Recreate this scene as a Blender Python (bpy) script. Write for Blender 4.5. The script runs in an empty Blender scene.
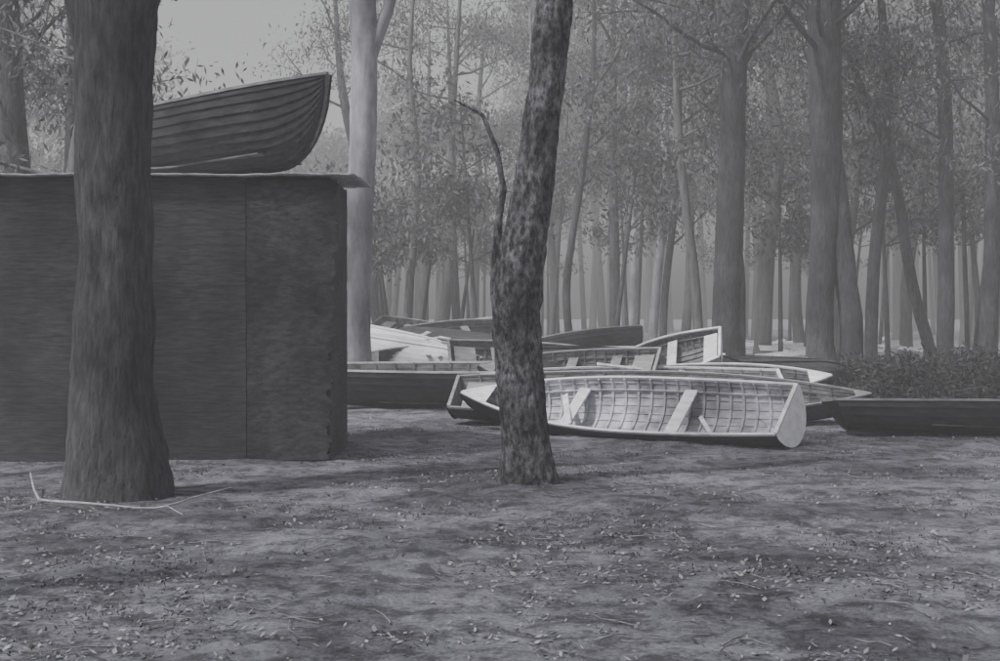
import bpy, math, random
import numpy as np
from mathutils import Vector, Matrix, noise
random.seed(7); rng=np.random.default_rng(7)
scene=bpy.context.scene
COL=scene.collection

# ------------------------------------------------------------ materials
def ramp(nt,pos,cols):
    r=nt.nodes.new('ShaderNodeValToRGB')
    e=r.color_ramp.elements
    while len(e)<len(pos): e.new(0.5)
    for i,(p,c) in enumerate(zip(pos,cols)):
        e[i].position=p; e[i].color=(c*0.985,c*0.98,c*1.04,1)
    return r
def base_mat(name,rough=0.85):
    m=bpy.data.materials.new(name); m.use_nodes=True
    nt=m.node_tree; b=nt.nodes['Principled BSDF']
    b.inputs['Roughness'].default_value=rough
    b.inputs['Specular IOR Level'].default_value=0.25
    return m,nt,b
def noise_mat(name,c0,c1,scale=4,stretch=(1,1,1),rough=0.85,bump=0.3,bdist=0.02,detail=8,lo=0.35,hi=0.65,spots=None,big=None):
    m,nt,b=base_mat(name,rough); L=nt.links
    tc=nt.nodes.new('ShaderNodeTexCoord'); mp=nt.nodes.new('ShaderNodeMapping')
    mp.inputs['Scale'].default_value=stretch
    L.new(tc.outputs['Object'],mp.inputs[0])
    n=nt.nodes.new('ShaderNodeTexNoise'); n.inputs['Scale'].default_value=scale; n.inputs['Detail'].default_value=detail
    n.inputs['Roughness'].default_value=0.68
    L.new(mp.outputs[0],n.inputs[0])
    r=ramp(nt,[lo,hi],[c0,c1]); L.new(n.outputs[0],r.inputs[0])
    col=r.outputs[0]
    if spots:
        n2=nt.nodes.new('ShaderNodeTexNoise'); n2.inputs['Scale'].default_value=spots[0]; n2.inputs['Detail'].default_value=10
        n2.inputs['Roughness'].default_value=.75; n2.inputs['Distortion'].default_value=.8
        L.new(mp.outputs[0],n2.inputs[0])
        r2=ramp(nt,[spots[1],spots[1]+0.05],[0,1]); L.new(n2.outputs[0],r2.inputs[0])
        mx=nt.nodes.new('ShaderNodeMixRGB'); L.new(r2.outputs[0],mx.inputs[0]); L.new(col,mx.inputs[1])
        mx.inputs[2].default_value=(spots[2],spots[2],spots[2]*1.03,1); col=mx.outputs[0]
    if big:
        n3=nt.nodes.new('ShaderNodeTexNoise'); n3.inputs['Scale'].default_value=big[0]; n3.inputs['Detail'].default_value=6
        L.new(tc.outputs['Object'],n3.inputs[0]); r3=ramp(nt,[.35,.65],[big[1],1.15]); L.new(n3.outputs[0],r3.inputs[0])
        mx=nt.nodes.new('ShaderNodeMixRGB'); mx.blend_type='MULTIPLY'; mx.inputs[0].default_value=1
        L.new(col,mx.inputs[1]); L.new(r3.outputs[0],mx.inputs[2]); col=mx.outputs[0]
    L.new(col,b.inputs['Base Color'])
    bp=nt.nodes.new('ShaderNodeBump'); bp.inputs['Strength'].default_value=bump; bp.inputs['Distance'].default_value=bdist
    L.new(n.outputs[0],bp.inputs['Height']); L.new(bp.outputs[0],b.inputs['Normal'])
    return m
def leaf_mat(name,c0,c1,trans=0.35):
    m=bpy.data.materials.new(name); m.use_nodes=True; nt=m.node_tree; nt.nodes.clear(); L=nt.links
    out=nt.nodes.new('ShaderNodeOutputMaterial'); g=nt.nodes.new('ShaderNodeNewGeometry')
    r=ramp(nt,[0,1],[c0,c1]); L.new(g.outputs['Random Per Island'],r.inputs[0])
    d=nt.nodes.new('ShaderNodeBsdfDiffuse'); t=nt.nodes.new('ShaderNodeBsdfTranslucent'); mx=nt.nodes.new('ShaderNodeMixShader')
    mx.inputs[0].default_value=trans
    L.new(r.outputs[0],d.inputs[0]); L.new(r.outputs[0],t.inputs[0]); L.new(d.outputs[0],mx.inputs[1]); L.new(t.outputs[0],mx.inputs[2])
    L.new(mx.outputs[0],out.inputs[0]); return m

BARK_DARK=noise_mat('bark_dark',0.03,0.11,8,(3,3,0.6),bump=1.0,bdist=0.06,big=(1.2,.55))
BARK_ROUGH=noise_mat('bark_flaky',0.03,0.28,14,(1.6,1.6,.8),bump=1.0,bdist=0.06,lo=.42,hi=.66,spots=(17,0.62,0.42),big=(2.5,.4))
BARK_GREY=noise_mat('bark_grey',0.06,0.16,5,(3,3,0.5),bump=0.5,bdist=0.03)
BARK_PALE=noise_mat('bark_pale_gum',0.2,0.42,3,(2,2,0.6),bump=0.3,bdist=0.02,big=(.8,.55))
LEAF=leaf_mat('gum_leaves',0.05,0.22)
LEAF_FAR=leaf_mat('gum_leaves_far',0.05,0.28,0.45)
LITTER=leaf_mat('dry_leaves',0.04,0.36,0.1)
BRUSH=leaf_mat('dead_brush',0.02,0.09,0.2)
HULL_DARK=noise_mat('hull_dark_paint',0.03,0.07,5,(1,4,4),bump=0.3,bdist=0.01,big=(1.5,.6))
HULL_GREY=noise_mat('hull_grey_paint',0.13,0.3,5,(1,4,4),bump=0.3,bdist=0.01)
HULL_WHITE=noise_mat('hull_white_paint',0.62,0.86,3,(1,3,3),bump=0.2,bdist=0.008,spots=(5,0.66,0.35))
INNER_PALE=noise_mat('hull_inner_pale',0.2,0.68,3.5,(1,2,2),bump=0.2,bdist=0.008,spots=(5,0.6,0.14),big=(1.3,.5))
INNER_GREY=noise_mat('hull_inner_grey',0.06,0.22,3.5,(1,3,3),bump=0.2,bdist=0.008)
RAIL=noise_mat('gunwale_timber',0.5,0.84,4,(1,3,3),bump=0.2,bdist=0.008)
RAIL_DARK=noise_mat('gunwale_weathered',0.16,0.36,4,(1,3,3),bump=0.2,bdist=0.008)
BOARD=noise_mat('loose_board',0.3,0.8,3,(1,6,6),bump=0.2,bdist=0.008)

# ------------------------------------------------------------ mesh helpers
class MB:
    def __init__(s): s.v=[]; s.f=[]; s.m=[]
    def grid(s,rows,mi,closed=False):
        o=len(s.v); n=len(rows[0])
        for r in rows: s.v.extend([tuple(p) for p in r])
        for i in range(len(rows)-1):
            for j in range(n if closed else n-1):
                k=(j+1)%n
                s.f.append((o+i*n+j,o+i*n+k,o+(i+1)*n+k,o+(i+1)*n+j)); s.m.append(mi)
    def sweep(s,pts,A,B,mi):
        """box section swept along pts; A,B = half-extent vectors (single or per point)"""
        o=len(s.v)
        for i,p in enumerate(pts):
            a=A[i] if isinstance(A,list) else A; b=B[i] if isinstance(B,list) else B
            p=Vector(p)
            for sa,sb in ((-1,-1),(1,-1),(1,1),(-1,1)): s.v.append(tuple(p+a*sa+b*sb))
        for i in range(len(pts)-1):
            for j in range(4):
                k=(j+1)%4
                s.f.append((o+i*4+j,o+i*4+k,o+i*4+4+k,o+i*4+4+j)); s.m.append(mi)
        e=o+(len(pts)-1)*4
        s.f.append((o+3,o+2,o+1,o)); s.m.append(mi); s.f.append((e,e+1,e+2,e+3)); s.m.append(mi)
    def box(s,a,b,mi,w=None):
        c=(Vector(a)+Vector(b))/2; h=(Vector(b)-Vector(a))/2
        s.sweep([(c.x-h.x,c.y,c.z),(c.x+h.x,c.y,c.z)],Vector((0,h.y,0)),Vector((0,0,h.z)),mi)
    def poly(s,pts,mi):
        o=len(s.v); s.v.extend([tuple(p) for p in pts]); s.f.append(tuple(range(o,o+len(pts)))); s.m.append(mi)
    def tube(s,pts,rad,n,mi,rough=0.0,seed=0):
        rows=[]; pts=[Vector(p) for p in pts]
        for i,p in enumerate(pts):
            t=(pts[min(i+1,len(pts)-1)]-pts[max(i-1,0)]).normalized()
            x=t.cross(Vector((0,1,0.01))).normalized(); y=t.cross(x).normalized()
            row=[]
            for j in range(n):
                a=j/n*2*math.pi; d=x*math.cos(a)+y*math.sin(a)
                r=rad[i]
                if rough: r*=1+rough*(noise.noise(Vector((math.cos(a)*2+seed,math.sin(a)*2,p.z*1.7)))+0.5*noise.noise(Vector((math.cos(a)*6+seed,math.sin(a)*6,p.z*7))))
                row.append(p+d*r)
            rows.append(row)
        s.grid(rows,mi,True)
    def build(s,name,mats,smooth=False,parent=None):
        me=bpy.data.meshes.new(name); me.from_pydata(s.v,[],s.f)
        for m in mats: me.materials.append(m)
        me.polygons.foreach_set('material_index',s.m)
        if smooth: me.polygons.foreach_set('use_smooth',[True]*len(s.f))
        me.update(); ob=bpy.data.objects.new(name,me); COL.objects.link(ob)
        if parent: ob.parent=parent
        return ob
def quads_obj(name,V,mat,parent=None):
    n=len(V)//4; me=bpy.data.meshes.new(name)
    me.vertices.add(n*4); me.vertices.foreach_set('co',V.astype(np.float32).ravel())
    me.loops.add(n*4); me.loops.foreach_set('vertex_index',np.arange(n*4,dtype=np.int32))
    me.polygons.add(n); me.polygons.foreach_set('loop_start',np.arange(0,n*4,4,dtype=np.int32))
    me.polygons.foreach_set('loop_total',np.full(n,4,dtype=np.int32))
    me.materials.append(mat); me.update(calc_edges=True); me.validate()
    ob=bpy.data.objects.new(name,me); COL.objects.link(ob)
    if parent: ob.parent=parent
    return ob
def empty(name):
    e=bpy.data.objects.new(name,None); COL.objects.link(e); return e
def leaves(centers,per,spread,llen,lwid,hang=0.6,flat=0.7):
    """diamond shaped leaves scattered about clump centres"""
    C=np.repeat(np.array(centers,dtype=float),per,axis=0); n=len(C)
    C=C+rng.normal(0,1,(n,3))*spread*np.array([1,1,flat])
    d=rng.normal(0,1,(n,3)); d[:,2]-=hang*2; d/=np.linalg.norm(d,axis=1)[:,None]
    s=np.cross(d,rng.normal(0,1,(n,3))); s/=np.linalg.norm(s,axis=1)[:,None]
    l=llen*rng.uniform(0.6,1.3,(n,1)); w=lwid*rng.uniform(0.6,1.3,(n,1))
    V=np.stack([C,C+d*l*0.45+s*w*0.5,C+d*l,C+d*l*0.45-s*w*0.5],axis=1)
    return V.reshape(-1,3)

# ------------------------------------------------------------ trees
def limb_pts(p,dirv,length,n,droop,rs):
    pts=[Vector(p)]; d=Vector(dirv).normalized()
    for i in range(n):
        d=(d+Vector((rs.uniform(-.25,.25),rs.uniform(-.25,.25),rs.uniform(-.15,.25)-droop))).normalized()
        pts.append(pts[-1]+d*length/n)
    return pts
def resample(pts,rad,step):
    P=[];R=[]
    pts=[Vector(p) for p in pts]
    for i in range(len(pts)-1):
        a=pts[max(i-1,0)];b=pts[i];c=pts[i+1];d=pts[min(i+2,len(pts)-1)]
        n=max(1,int((c-b).length/step))
        for k in range(n):
            t=k/n
            q=0.5*((2*b)+(c-a)*t+(2*a-5*b+4*c-d)*t*t+(3*b-a-3*c+d)*t**3)
            P.append(q);R.append(rad[i]*(1-t)+rad[i+1]*t)
    P.append(pts[-1]);R.append(rad[-1]); return P,R
def tree_parts(mb,pts,rad,seed,nl=9,h0=0.45,ll=2.6,sides=10,step=0.35,rough=0.12,extra=(),up=0.5,sub=3):
    rs=random.Random(seed); P,R=resample(pts,rad,step)
    mb.tube(P,R,sides,0,rough,seed); cl=[]
    zt=P[-1].z
    for (ep,er) in extra:
        q,r=resample(ep,er,0.2); mb.tube(q,r,8,0,rough,seed+3)
    cand=[i for i in range(len(P)) if P[i].z>zt*h0]
    for k in range(nl):
        i=rs.choice(cand); a=rs.uniform(0,2*math.pi)
        d=Vector((math.cos(a),math.sin(a),rs.uniform(0.1,1.0)*up*1.6))
        L=ll*rs.uniform(0.6,1.3)
        q=limb_pts(P[i],d,L,5,0.0,rs); r0=min(R[i]*0.5,0.013*L+0.008)
        mb.tube(q,[r0*(1-0.8*t/5) for t in range(6)],6,0)
        cl+= [q[3],q[4],q[5]]
        for s in range(sub):
            b=q[rs.choice([2,3,4])]; a2=rs.uniform(0,6.28)
            w=limb_pts(b,(math.cos(a2),math.sin(a2),rs.uniform(-.1,.6)),L*0.45,3,0.05,rs)
            mb.tube(w,[r0*0.4,r0*0.3,r0*0.2,r0*0.08],4,0); cl+=[w[2],w[3]]
    return [tuple(c) for c in cl]
def tree(name,pts,rad,seed,bark,per=55,spread=0.38,llen=0.17,lwid=0.045,leafmat=None,**kw):
    e=empty(name); mb=MB()
    cl=tree_parts(mb,pts,rad,seed,**kw)
    mb.build('trunk',[bark],True,e)
    if per and cl: quads_obj('foliage',leaves(cl,per,spread,llen,lwid),leafmat or LEAF,e)
    return e

# foreground big tree, left, forking above
tree('eucalyptus_tree',[(-3.15,10.3,-.1),(-3.17,10.3,.25),(-3.19,10.3,.9),(-3.17,10.3,2),(-3.17,10.3,3.4),(-3.13,10.3,4.4),(-3.05,10.3,6.5),(-3.2,10.4,10)],
     [.5,.41,.34,.295,.30,.36,.26,.1],1,BARK_DARK,sides=36,step=0.07,rough=.1,h0=.62,nl=8,ll=3.2,per=35,
     extra=[([(-3.3,10.3,3.7),(-3.5,10.35,4.6),(-4.0,10.5,6.5)],[.2,.2,.1])])
# centre leaning tree with curved side limb
tree('eucalyptus_tree',[(.25,11,-.08),(.245,11,.12),(.22,11,.4),(.20,11,.75),(.14,11,1.37),(.135,11,1.72),(.19,11,2.07),(.27,11,2.5),(.39,11,3.39),(.48,11,4.27),(.6,11,6),(.5,11.1,9)],
     [.31,.25,.215,.2,.21,.225,.205,.175,.155,.165,.13,.05],2,BARK_ROUGH,sides=34,step=.05,rough=.2,h0=.66,nl=14,ll=3.2,per=50,
     extra=[([(.06,11,1.55),(-.02,11,1.95),(-.01,10.98,2.35),(.03,10.95,2.6),(-.03,10.95,2.95),(-.15,10.95,3.25),(-.4,10.95,3.38)],[.09,.055,.035,.028,.022,.018,.007])])
# pale gum behind the shed
tree('eucalyptus_tree',[(-2.56,22,-.1),(-2.56,22,1),(-2.5,22,2.7),(-2.42,22,4.3),(-2.38,22,6),(-2.42,22,7.2),(-2.5,22,9.5),(-2.2,22,14)],
     [.36,.28,.25,.24,.23,.24,.2,.06],3,BARK_PALE,sides=16,step=.2,rough=.08,h0=.5,nl=12,ll=3.2,per=40,
     extra=[([(-2.38,22,5.8),(-2.15,22,6.4),(-1.9,22,7.1),(-1.7,22,8.4)],[.14,.12,.1,.06])])
# right hand big twin-stemmed gum
tree('eucalyptus_tree',[(6.35,24,-.1),(6.2,24,.5),(6.13,24,1.4),(6.2,24,2.8),(6.25,24,4.5),(6.22,24,8),(6.5,24,15)],
     [.5,.3,.25,.25,.3,.32,.08],4,BARK_DARK,sides=18,step=.2,rough=.1,h0=.4,nl=18,ll=3.4,per=60,
     extra=[([(6.5,24,-.1),(6.72,24,.5),(6.75,24,1.3),(6.6,24,2.5),(6.4,24,4.4)],[.35,.25,.22,.22,.2])])
tree('eucalyptus_tree',[(4.8,26,-.1),(4.72,26,.6),(4.7,26,1.6),(4.78,26,3.5),(4.85,26,6),(4.9,26,9),(4.6,26,15)],
     [.42,.32,.28,.29,.26,.24,.07],5,BARK_DARK,sides=16,step=.2,rough=.1,h0=.4,nl=18,ll=3.2,per=60,
     extra=[([(4.95,26,-.1),(5.0,26,1.0),(4.98,26,2.4),(4.85,26,3.4)],[.16,.11,.11,.1])])
def simple(u,d,w,seed,bark,lean=0.0,H=12,h0=.35,nl=9,ll=2.4,per=50,extra=(),**k):
    # u = bearing (tan), d = distance, w = trunk diameter
    x=u*d; r=w/2; rs=random.Random(seed); j=lambda s: rs.uniform(-s,s)
    tree('eucalyptus_tree',[(x,d,-.1),(x+j(.04),d,.6),(x+lean*.2+j(.15),d,H*.2),(x+lean*.45+j(.3),d+j(.2),H*.45),(x+lean*.7+j(.3),d,H*.7),(x+lean,d+j(.5),H)],
     [r*1.5,r*1.1,r,r*.85,r*.6,r*.15],seed,bark,sides=10,step=.3,rough=.1,h0=h0,nl=nl,ll=ll,per=per,extra=extra,**k)
T=[(.297,27,.27,11,BARK_DARK,.2,13),(.345,28,.26,12,BARK_DARK,-2.4,11),(.357,25,.32,13,BARK_DARK,-.3,14),(.39,24,.32,14,BARK_DARK,.1,13),
   (.055,32,.2,15,BARK_DARK,.5,12),(.092,36,.3,16,BARK_DARK,0,13),(.122,40,.3,17,BARK_PALE,.3,13),(.16,30,.24,18,BARK_GREY,-.9,12),(.148,46,.34,19,BARK_GREY,.4,14),
   (-.076,34,.24,20,BARK_GREY,.4,12),(-.094,38,.42,21,BARK_DARK,-1.5,12),(-.035,36,.24,22,BARK_GREY,.3,13),(.03,42,.3,23,BARK_PALE,-.3,13),
   (-.39,20,.5,24,BARK_DARK,.2,12),(-.375,17,.36,25,BARK_GREY,1.6,11),(-.345,24,.35,26,BARK_DARK,.6,12),
   (.21,38,.5,27,BARK_GREY,.3,15),(.24,46,.4,28,BARK_DARK,-.3,13),(.325,42,.4,29,BARK_GREY,.3,13),(.43,30,.5,30,BARK_DARK,0,14),(-.02,52,.4,31,BARK_DARK,.5,14),(-.06,55,.4,32,BARK_DARK,.2,14),
   (.27,34,.25,33,BARK_GREY,.6,11),(.185,50,.35,34,BARK_PALE,0,13),(.105,55,.35,35,BARK_PALE,0,13),
   (-.045,44,.3,36,BARK_DARK,.1,13),(.13,34,.2,38,BARK_DARK,.5,11),(.045,48,.3,39,BARK_DARK,-.2,13)]
for t in T:
    gap=-.1<t[0]<-.03
    simple(t[0],t[1],t[2],t[3],t[4],t[5],t[6],per=26 if gap else 55,h0=.6 if gap else .3,nl=7 if gap else 12)
# trees standing around the photographer (they shade the clearing)
for k,(x,y,s) in enumerate([(-7.5,3.5,41),(-3.6,-3.5,42),(8.5,9,44),(-9,9,45),(-6,-1,47),(9,16,48),(3.2,2.2,50)]):
    rs=random.Random(s)
    tree('eucalyptus_tree',[(x,y,-.1),(x+.05,y,.6),(x+.2,y+.1,4),(x+.1,y,7.5),(x+.4,y+.3,12)],[.4,.28,.24,.2,.04],s,BARK_DARK,sides=12,step=.4,h0=.5,nl=11,ll=4.0,per=40,spread=.45,llen=.2,lwid=.06)

# distant forest: one mass
mb=MB(); cl=[]; rs=random.Random(99)
for k in range(115):
    d=rs.uniform(62,118); b=rs.uniform(-.62,.62)
    x=b*d; H=rs.uniform(14,28)
    open_sky=(-.30<b<-.11)
    gap=(-.095<b<-.02)
    if open_sky: H=min(H,d*.14)
    if gap: H=min(H,d*.16)
    r=rs.uniform(.12,.3); l=rs.uniform(-1.5,1.5)
    c=tree_parts(mb,[(x,d,-.2),(x+l*.3,d,H*.3),(x+l*.6,d,H*.6),(x+l,d,H)],[r*1.3,r,r*.7,r*.15],k+500,nl=14 if not (open_sky or gap) else 8,h0=.32,ll=H*.16,sides=5,step=3,rough=0,sub=2)
    cl+=c
dt=empty('distant_trees'); mb.build('trunks',[BARK_DARK],True,dt)
cl=[c for c in cl if c[2]>5.5]
quads_obj('foliage',leaves(cl,20,.75,.5,.2,hang=.3),LEAF_FAR,dt)
# understorey saplings : one mass
mb=MB(); cl=[]
for k in range(75):
    d=rs.uniform(28,60); b=rs.uniform(-.5,.5); x=b*d; H=rs.uniform(5,10)
    if (-.30<b<-.11): H=min(H,d*.1)
    if (-.095<b<-.02): H=min(H,d*.12)
    l=rs.uniform(-.8,.8)
    cl+=tree_parts(mb,[(x,d,-.1),(x+l*.4,d,H*.4),(x+l,d,H)],[.08,.06,.02],k+900,nl=8,h0=.42,ll=1.8,sides=5,step=1,rough=0,sub=2)
sp=empty('sapling_thicket'); mb.build('stems',[BARK_DARK],True,sp)
quads_obj('foliage',leaves(cl,26,.3,.22,.08,hang=.4),LEAF,sp)

# ------------------------------------------------------------ ground
def gz(x,y):
    v=Vector((x,y,0)); near=max(0,1-abs(y-12)/60)
    return near*(0.05*noise.noise(v*.5)+0.03*noise.noise(v*1.7)+0.022*noise.noise(v*5))
def axis(lo,hi,n,c,p=3.0):
    t=np.linspace(-1,1,n); a=np.sign(t)*np.abs(t)**p
    return np.where(a<0,c+(-a)*(lo-c),c+a*(hi-c))
xs=axis(-350,350,321,0); ys=axis(-120,420,381,9)
mb=MB(); mb.grid([[Vector((x,y,gz(x,y))) for x in xs] for y in ys],0)
g,nt,b=base_mat('forest_floor',.95); L=nt.links
tc=nt.nodes.new('ShaderNodeTexCoord')
def N(sc,det,ro=.6,dist=0):
    n=nt.nodes.new('ShaderNodeTexNoise'); n.inputs['Scale'].default_value=sc; n.inputs['Detail'].default_value=det; n.inputs['Roughness'].default_value=ro; n.inputs['Distortion'].default_value=dist
    L.new(tc.outputs['Object'],n.inputs[0]); return n
n1=N(.5,10,.72,.4); n2=N(4.0,12,.8,.2); n3=N(45,4)
r1=ramp(nt,[.42,.60],[.15,.40]); L.new(n1.outputs[0],r1.inputs[0])
r2=ramp(nt,[.43,.54],[.36,1.0]); L.new(n2.outputs[0],r2.inputs[0])
r3=ramp(nt,[.3,.7],[.6,1.2]); L.new(n3.outputs[0],r3.inputs[0])
def mul(a,c):
    m=nt.nodes.new('ShaderNodeMixRGB'); m.blend_type='MULTIPLY'; m.inputs[0].default_value=1; L.new(a,m.inputs[1]); L.new(c,m.inputs[2]); return m.outputs[0]
L.new(mul(mul(r1.outputs[0],r2.outputs[0]),r3.outputs[0]),b.inputs['Base Color'])
bp=nt.nodes.new('ShaderNodeBump'); bp.inputs['Strength'].default_value=1; bp.inputs['Distance'].default_value=.08
L.new(n2.outputs[0],bp.inputs['Height']); L.new(bp.outputs[0],b.inputs['Normal'])
mb.build('ground',[g],True)

# leaf litter (small flat-lying leaves, in drifts)
n=80000
Y=3.5+22*rng.random(n)**1.4; X=rng.uniform(-1,1,n)*(1.5+Y*.5)
keep=np.array([noise.noise(Vector((x*.7,y*.9,3)))+.6*noise.noise(Vector((x*3,y*3,7)))>.02 or random.random()<.13 for x,y in zip(X,Y)])
X=X[keep];Y=Y[keep]; n=len(X)
Z=np.array([gz(x,y) for x,y in zip(X,Y)])+.006
a=rng.uniform(0,6.28,n); d=np.stack([np.cos(a),np.sin(a),rng.uniform(-.1,.6,n)],1); s=np.stack([-np.sin(a),np.cos(a),rng.uniform(-.6,.6,n)],1)
C=np.stack([X,Y,Z],1); l=rng.uniform(.010,.045,(n,1)); w=l*rng.uniform(.2,.7,(n,1))
quads_obj('leaf_litter',np.stack([C,C+d*l*.5+s*w*.5,C+d*l,C+d*l*.5-s*w*.5],1).reshape(-1,3),LITTER)
tuft=[]
for k in range(1300):
    y=4.5+16*random.random(); x=random.uniform(-1,1)*(1+y*.45)
    if noise.noise(Vector((x*.7,y*.9,3)))>.1: tuft.append((x,y,gz(x,y)+.003))
quads_obj('ground_scrub',leaves(tuft,22,.10,.025,.009,hang=-.3,flat=.05),BRUSH)
# twigs
mb=MB()
for k in range(380):
    y=4+15*random.random()**1.1; x=random.uniform(-1,1)*(1+y*.45); a=random.uniform(0,6.28); Ln=random.uniform(.08,.5)
    q=[Vector((x,y,gz(x,y)+.010))]
    for i in range(3):
        a+=random.uniform(-.4,.4); c=q[-1]+Vector((math.cos(a),math.sin(a),0))*Ln/3; c.z=gz(c.x,c.y)+random.uniform(.008,.025); q.append(c)
    r=random.uniform(.002,.005); mb.tube(q,[r,r,r*.7,r*.4],5,0)
mb.build('twigs',[noise_mat('twig_wood',.08,.3,12)],True)
mb=MB()
mb.tube(*resample([(-4.1,10.9,.12),(-3.75,10.05,.09),(-3.62,9.8,.05),(-3.2,9.5,.07),(-2.95,9.55,.04),(-2.6,9.42,.04),(-2.4,9.8,.07),(-2.15,10.0,.12)],[.006,.010,.011,.010,.009,.008,.006,.003],.15),7,0)
mb.tube([(-2.6,9.44,.04),(-2.45,9.2,.09),(-2.3,9.05,.05)],[.007,.005,.003],5,0)
mb.tube([(-3.3,9.52,.06),(-3.4,9.25,.12),(-3.55,9.05,.1)],[.006,.005,.002],5,0)
mb.build('fallen_branch',[noise_mat('dead_branch',.2,.45,10)],True)

# ------------------------------------------------------------ boats
def boat(name,L,Bm,D,loc,yaw=0,pitch=0,roll=0,mats=(0,0,0),tw=.72,planks=7,thw=(.22,.48,.72),ribs=15,sheer=.16,double=False,boards=(),rake=.10,bench=True,floor=True,hook=.9):
    mb=MB(); hb=Bm/2
    def f(t):
        if double: w=abs(t-.5)*2; return (1-w**2.6)
        if t<.42: return tw+(1-tw)*math.sin(t/.42*math.pi/2)
        return max(0,1-((t-.42)/.58)**2.3)
    def sh(t): return D+sheer*((t-.42)/.58)**2*(1 if t>.42 else .45)
    def ke(t):
        w=max(0,(t-.76)/.24); k=sh(t)*.985*(1-math.sqrt(max(0,1-w*w)))
        w2=max(0,(.3-t)/.3); k+=.07*w2*w2
        if double:
            w=max(0,(.2-t)/.2); k+=sh(t)*.985*(1-math.sqrt(max(0,1-w*w)))
        return k
    def pt(t,v,off=0):
        sgn=1 if v>=0 else -1; a=abs(v)
        th=a*math.pi/2; k=ke(t); s=sh(t); b=hb*f(t)
        y=b*math.sin(th)**.9; z=k+(s-k)*(1-math.cos(th)**1.25) if a<1 else s
        ny=math.sin(th)*.9+.05; nz=-math.cos(th)
        m=math.hypot(ny,nz); y+=off*ny/m*(1 if b>.02 else b/.02); z+=off*nz/m
        rk=-rake*(z/D) if not double else 0
        return Vector((t*L-L/2+rk*max(0,1-t*4),sgn*max(y,0),z))
    nt_=34; ts=[(1-math.cos(math.pi*i/nt_))/2 for i in range(nt_+1)]
    ts=[.5*t+.5*i/nt_ for i,t in enumerate(ts)]
    for sg in (1,-1):
        rows=[]
        for i in range(planks):
            v0=.02+.98*i/planks; v1=.02+.98*(i+1)/planks
            rows.append([pt(t,sg*v0,.016) for t in ts]); rows.append([pt(t,sg*v1,.001) for t in ts])
        mb.grid(rows,0)
        rows=[[pt(t,sg*(.001+.999*i/planks/2),-.012) for t in ts] for i in range(planks*2+1)]
        mb.grid(rows,1)
        for i in range(1,planks):
            v=.02+.98*i/planks
            mb.sweep([pt(t,sg*v,-.015) for t in ts[:-2]],Vector((0,.003,.008)),Vector((0,.004,0)),1)
        mb.sweep([pt(t,sg*1,.0)+Vector((0,0,.004)) for t in ts],Vector((0,.018,0)),Vector((0,0,.014)),2)
        mb.sweep([pt(t,sg*.7,-.03) for t in ts if .03<t<.88],Vector((0,.008,0)),Vector((0,0,.018)),1)
    K=[pt(t,0,0) for t in ts]
    A=[Vector((0,.018,0))]*len(K); Bv=[]
    for i in range(len(K)):
        tg=(K[min(i+1,len(K)-1)]-K[max(i-1,0)]).normalized(); nrm=Vector((tg.z,0,-tg.x)); Bv.append(nrm*.03)
    mb.sweep([k+bv*.6 for k,bv in zip(K,Bv)],A,Bv,0)
    for i in range(ribs):
        t=.05+.86*i/(ribs-1)
        P=[pt(t,v/12,-.024) for v in range(-12,13)]
        Bn=[]
        for j in range(len(P)):
            tg=(P[min(j+1,24)]-P[max(j-1,0)]).normalized(); Bn.append(Vector((0,tg.z,-tg.y))*.012)
        mb.sweep(P,Vector((.014,0,0)),Bn,1)
    if floor:
      for yb in (-.22,-.11,0,.11,.22):
        Q=[]
        for t in ts:
            if .12<t<.78: Q.append(Vector((t*L-L/2,yb*hb*2,ke(t)+.06+abs(yb)*.12)))
        mb.sweep(Q,Vector((0,.045*Bm,0)),Vector((0,0,.008)),1)
    for t in thw:
        v=.70; p=pt(t,v,-.02); q=pt(t,-v,-.02); z=p.z+.03
        mb.sweep([(p.x,q.y,z),(p.x,p.y,z)],Vector((.08,0,0)),Vector((0,0,.014)),2)
    if not double:
        for off,mi,dx in ((.03,3 if len(mats)>3 else 0,-.02),(-.004,1,.018)):
            mb.poly([pt(0,v/10,off if abs(v)<10 else off*.5)+Vector((dx,0,0)) for v in range(-10,11)],mi)
        mb.sweep([pt(0,-1)+Vector((0,0,.006)),pt(0,1)+Vector((0,0,.006))],Vector((.022,0,0)),Vector((0,0,.022)),2)
        if bench:
            p=pt(.02,.7,-.02); q=pt(.12,.7,-.02)
            mb.sweep([(p.x,0,p.z+.03),(q.x,0,p.z+.03)],Vector((0,p.y,0)),Vector((0,0,.013)),2)
    a=pt(hook,1); c=pt(hook,-1); e=pt(.995,1); dz=Vector((0,0,.012))
    mb.poly([a+dz,e+dz,pt(.995,-1)+dz,c+dz],2)
    for (x0,y0,z0,x1,y1,z1,w) in boards:
        dd=(Vector((x1,y1,z1))-Vector((x0,y0,z0))).normalized(); s_=dd.cross(Vector((.1,.2,1))).normalized(); u_=dd.cross(s_)
        mb.sweep([(x0,y0,z0),(x1,y1,z1)],s_*w/2,u_*.01,2)
    ob=mb.build(name,list(mats))
    M=Matrix.Translation(loc)@Matrix.Rotation(math.radians(yaw),4,'Z')@Matrix.Rotation(math.radians(pitch),4,'Y')@Matrix.Rotation(math.radians(roll),4,'X')
    zs=[(M@Vector(v)).z for v in mb.v]
    ob.matrix_world=M
    return ob,min(zs)
def rest(res,z=-.02):
    ob,m=res; ob.matrix_world=Matrix.Translation((0,0,z-m))@ob.matrix_world; bpy.context.view_layer.update(); return ob
MW=(HULL_DARK,INNER_PALE,RAIL,HULL_WHITE); MD=(HULL_DARK,INNER_GREY,RAIL_DARK); MG=(HULL_GREY,INNER_GREY,RAIL); MP=(HULL_WHITE,INNER_PALE,RAIL)
MDR=(HULL_DARK,INNER_GREY,RAIL)
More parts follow.
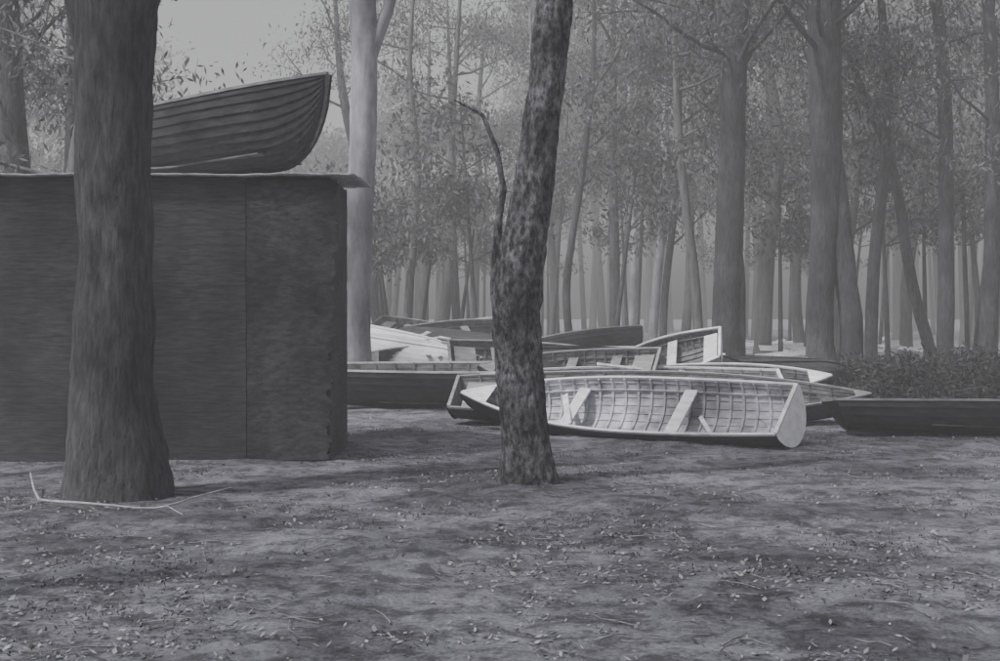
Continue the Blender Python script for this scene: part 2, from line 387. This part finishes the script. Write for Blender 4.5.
# main rolled dinghy: bow to the left, white transom toward the right
rest(boat('wooden_dinghy',4.5,1.02,.43,(1.56,15.5,0),180-32,0,-36,MW,tw=.86,ribs=23,thw=(.32,.64),rake=-.10,bench=False,sheer=.08,floor=False,
   boards=[(.9,-.3,.28,.5,.4,.40,.08),(-.95,-.2,.1,-1.35,.38,.34,.05)]),-.05)
rest(boat('wooden_dinghy',5.6,1.5,.38,(2.25,17.3,0),-6,0,20,MD,ribs=18,sheer=.0,hook=.96))
rest(boat('wooden_dinghy',7.2,1.4,.40,(7.95,15.4,0),-2,0,-5,MD,sheer=.05,tw=.5,rake=.25,bench=False,planks=5))
rest(boat('wooden_dinghy',4.9,1.5,.62,(-.1,20.4,0),3,0,4,MDR,sheer=.06))
rest(boat('wooden_dinghy',4.4,1.4,.45,(1.9,18.9,0),174,0,-12,MG,sheer=.05),.05)
rest(boat('wooden_dinghy',4.2,1.4,.5,(2.4,20.8,0),8,3,-160,MDR),.1)
rest(boat('wooden_dinghy',1.9,.9,.34,(2.75,20.6,0),155,14,-46,(HULL_WHITE,INNER_GREY,RAIL),sheer=.1,thw=(.4,)),.34)
rest(boat('wooden_dinghy',3.4,1.3,.42,(3.3,19.0,0),-8,-2,22,MDR,sheer=.05),.0)
rest(boat('wooden_dinghy',2.8,1.0,.36,(1.1,20.0,0),160,4,-32,MD),.22)
rest(boat('wooden_dinghy',3.3,.9,.32,(-2.3,25.5,0),-20,10,200,(HULL_WHITE,INNER_PALE,RAIL),double=True),.42)
rest(boat('wooden_dinghy',3.0,.9,.32,(-1.9,24.3,0),-14,8,215,(HULL_WHITE,INNER_PALE,RAIL),double=True),.3)
rest(boat('wooden_dinghy',3.4,1.1,.4,(-1.4,27.5,0),20,-8,34,MD),.4)
rest(boat('wooden_dinghy',3.6,1.2,.45,(-.4,26.4,0),-25,6,160,MDR),.3)
rest(boat('wooden_dinghy',3.6,1.1,.4,(-.9,24.2,0),185,0,-34,MD),.15)
rest(boat('wooden_dinghy',3.4,1.1,.4,(-.8,28.2,0),-160,6,40,MG),.5)
rest(boat('wooden_dinghy',3.0,1.1,.4,(-1.7,28.8,0),-40,8,30,MD),.5)
rest(boat('wooden_dinghy',3.6,1.1,.4,(.9,23.0,0),10,4,36,MD),.15)
rest(boat('wooden_dinghy',3.2,1.1,.4,(1.5,25.2,0),-150,6,40,MD),.3)
rest(boat('wooden_dinghy',3.6,1.1,.4,(2.6,24.5,0),-12,0,28,MDR),.15)
rest(boat('wooden_dinghy',3.8,1.2,.4,(4.6,21.6,0),15,0,-150,MD),.0)
# boat stowed on the shed roof, bow to the right and toward the front edge
rest(boat('wooden_dinghy',2.6,1.25,.70,(-2.86,13.5,0),-33,-2.5,-4,(HULL_DARK,INNER_GREY,RAIL_DARK),planks=11,sheer=.2,tw=.75),2.95)
# loose boards, oars and broken strakes lying on the pile
mb=MB()
def plank(p,q,w,t=.012,up=Vector((0,0,1))):
    d=(Vector(q)-Vector(p)).normalized(); s_=d.cross(up).normalized(); u_=d.cross(s_)
    mb.sweep([p,q],s_*w/2,u_*t,0)
rs=random.Random(5)
plank((2.4,18.1,.6),(3.1,17.9,.52),.16,up=Vector((0,-.6,1))); plank((2.6,18.0,.68),(3.3,18.3,.5),.1,up=Vector((0,-.6,1)))
for (cx,cy,cz) in [(2.4,19.5,.6),(3.3,18.9,.5),(1.4,19.1,.55),(-1.2,25.6,.95),(-2.6,22.9,.5),(0,25.5,.85),(4.2,19.8,.4),(.9,21.5,.6),(-.9,24.4,.85),(-1.9,26,1.0),(.4,23,.75),(2,22.5,.65),(-.6,27.3,1.0),(-1.3,28,1.1),(1.4,24.6,.8),(3.4,21.5,.5)]:
    for k in range(8):
        a=rs.uniform(-.7,.7)+ (0 if rs.random()<.7 else 1.5); Ln=rs.uniform(.2,1.3); x=cx+rs.uniform(-.8,.8); y=cy+rs.uniform(-.4,.4); z=cz+rs.uniform(-.15,.1)
        plank((x-math.cos(a)*Ln/2,y-math.sin(a)*Ln/2,z+rs.uniform(-.18,.12)),(x+math.cos(a)*Ln/2,y+math.sin(a)*Ln/2,z+rs.uniform(-.18,.12)),rs.uniform(.03,.11),up=Vector((0,-.5,1)))
mb.build('timber_offcuts',[BOARD])
# pale planks added among the far trees to stand for sunlit specks
mb=MB()
for k in range(120):
    y=rs.uniform(31,50); x=y*rs.uniform(-.11,.33); a=rs.uniform(-.8,.8); Ln=rs.uniform(.4,2.2); z=rs.uniform(.05,.55)
    plank((x-math.cos(a)*Ln/2,y-math.sin(a)*Ln/2,max(.03,z+rs.uniform(-.2,.2))),(x+math.cos(a)*Ln/2,y+math.sin(a)*Ln/2,max(.03,z+rs.uniform(-.2,.2))),rs.uniform(.06,.3),up=Vector((0,-.6,1)))
mb.build('bright_speck_planks',[BOARD])

# brush pile right
mb=MB(); cs=[]
for k in range(190):
    x=rs.uniform(5.9,12); y=rs.uniform(19.0,22.5); h=.85*(1-((x-9)/4.2)**2*.6)
    cs.append((x,y,rs.uniform(0,max(.1,h))))
bpile=empty('brush_pile')
quads_obj('dead_leaves',leaves(cs,110,.2,.13,.035,hang=0,flat=.4),BRUSH,bpile)
for k in range(160):
    x=rs.uniform(5.9,12); y=rs.uniform(19.0,22.5); a=rs.uniform(0,6.28); z=rs.uniform(.05,.8)
    mb.tube([(x,y,z),(x+.5*math.cos(a),y+.5*math.sin(a),z+rs.uniform(-.1,.15)),(x+1.0*math.cos(a+.3),y+1.0*math.sin(a+.3),max(.02,z+rs.uniform(-.3,.2)))],[.014,.010,.004],5,0)
mb.build('sticks',[BARK_DARK],True,bpile)

# ------------------------------------------------------------ shed
shed=empty('timber_shed')
WALL=noise_mat('shed_weathered_board',.03,.085,7,(.8,1,6),bump=.35,bdist=.008,big=(1.1,.5))
WALL2=noise_mat('shed_rough_panel',.022,.075,7,(1.5,1.5,4),bump=.6,bdist=.012,big=(1.6,.4))
ROOF=noise_mat('shed_roof_sheet',.3,.55,4,(2,1,1),bump=.2,bdist=.01)
mb=MB(); rs=random.Random(3)
x0,x1,y0,y1,H=-6.9,-1.74,12.75,14.15,2.90
nb=34; bh=H/nb
for i in range(nb):
    z=i*bh; j=rs.uniform(-.002,.002); G=.0005
    mb.sweep([(x0,y0+j,z+bh/2),(x1-.85,y0+j,z+bh/2)],Vector((0,.010,0)),Vector((0,0,bh*.5-G)),0)
    mb.sweep([(x1+j,y0+.03,z+bh/2),(x1+j,y1,z+bh/2)],Vector((.010,0,0)),Vector((0,0,bh*.5-G)),0)
    mb.sweep([(x0,y1,z+bh/2),(x1-.02,y1,z+bh/2)],Vector((0,.010,0)),Vector((0,0,bh*.5-G)),0)
    mb.sweep([(x0,y0+.03,z+bh/2),(x0,y1,z+bh/2)],Vector((.010,0,0)),Vector((0,0,bh*.5-G)),0)
mb.build('wall_boards',[WALL],False,shed)
mb=MB()
mb.box((x0+.02,y0+.03,0),(x1-.02,y1-.02,H-.02),0)
rows=[]
for i in range(121):
    z=.02+(H-.05)*i/120
    row=[]
    for k in range(31):
        u=k/30; xx=x1-.84+u*(.88+.07*noise.noise(Vector((3,i*.19,1)))+.05*noise.noise(Vector((3,i*.8,1)))+.1*(z/H-.5))+.012*noise.noise(Vector((9,i*.3,2)))*(1-u)
        row.append(Vector((xx,y0-.022-.012*noise.noise(Vector((xx*5,z*2,0)))-.008*noise.noise(Vector((xx*20,z*14,0))),z)))
    rows.append(row)
mb.grid(rows,0)
mb.build('end_panel',[WALL2],True,shed)
mb=MB(); rows=[]
nx=120
for q in range(9):
    yy=y0-.14+(y1+.1-y0+.14)*q/8
    rows.append([Vector((x0-.1+(x1+.27-x0+.1)*i/nx,yy+(.03*noise.noise(Vector((i*.15,0,0))) if q==0 else 0),H+.03+.05*q/8+.03*noise.noise(Vector((i*.06,yy*.8,0)))+.012*noise.noise(Vector((i*.3,yy*3,5))))) for i in range(nx+1)])
mb.grid(rows,0)
ro=mb.build('roof',[ROOF],True,shed); so=ro.modifiers.new('s','SOLIDIFY'); so.thickness=.018

# ------------------------------------------------------------ light, haze, camera
SE,SA=math.radians(52),math.radians(235)
w=bpy.data.worlds.new('World'); scene.world=w; w.use_nodes=True; nt=w.node_tree
sky=nt.nodes.new('ShaderNodeTexSky'); sky.sky_type='NISHITA'; sky.sun_disc=False; sky.sun_elevation=SE; sky.sun_rotation=SA
sky.dust_density=5.0
hs=nt.nodes.new('ShaderNodeHueSaturation'); hs.inputs['Saturation'].default_value=.12
bg=nt.nodes['Background']; bg.inputs['Strength'].default_value=.15
nt.links.new(sky.outputs[0],hs.inputs['Color']); nt.links.new(hs.outputs[0],bg.inputs['Color'])
sd=bpy.data.lights.new('sun','SUN'); sd.energy=4.8; sd.angle=math.radians(3); sd.color=(1,.985,.965)
so=bpy.data.objects.new('sun',sd); COL.objects.link(so)
dirv=Vector((math.sin(SA)*math.cos(SE),math.cos(SA)*math.cos(SE),math.sin(SE)))
so.rotation_euler=dirv.to_track_quat('Z','Y').to_euler()
mb=MB(); mb.box((-110,-25,-1),(110,122,18),0)
hm=bpy.data.materials.new('haze'); hm.use_nodes=True; nt=hm.node_tree; nt.nodes.clear()
o=nt.nodes.new('ShaderNodeOutputMaterial'); vs=nt.nodes.new('ShaderNodeVolumeScatter'); vs.inputs['Density'].default_value=.0075; vs.inputs['Color'].default_value=(.97,.97,1,1); vs.inputs['Anisotropy'].default_value=0
nt.links.new(vs.outputs[0],o.inputs['Volume'])
mb.build('haze',[hm])
cd=bpy.data.cameras.new('camera'); cd.lens=45; cd.sensor_width=36; cd.clip_end=2000; cd.clip_start=.1
co=bpy.data.objects.new('camera',cd); COL.objects.link(co); co.location=(0,0,1.5); co.rotation_euler=(math.radians(90-.71),0,0)
scene.camera=co
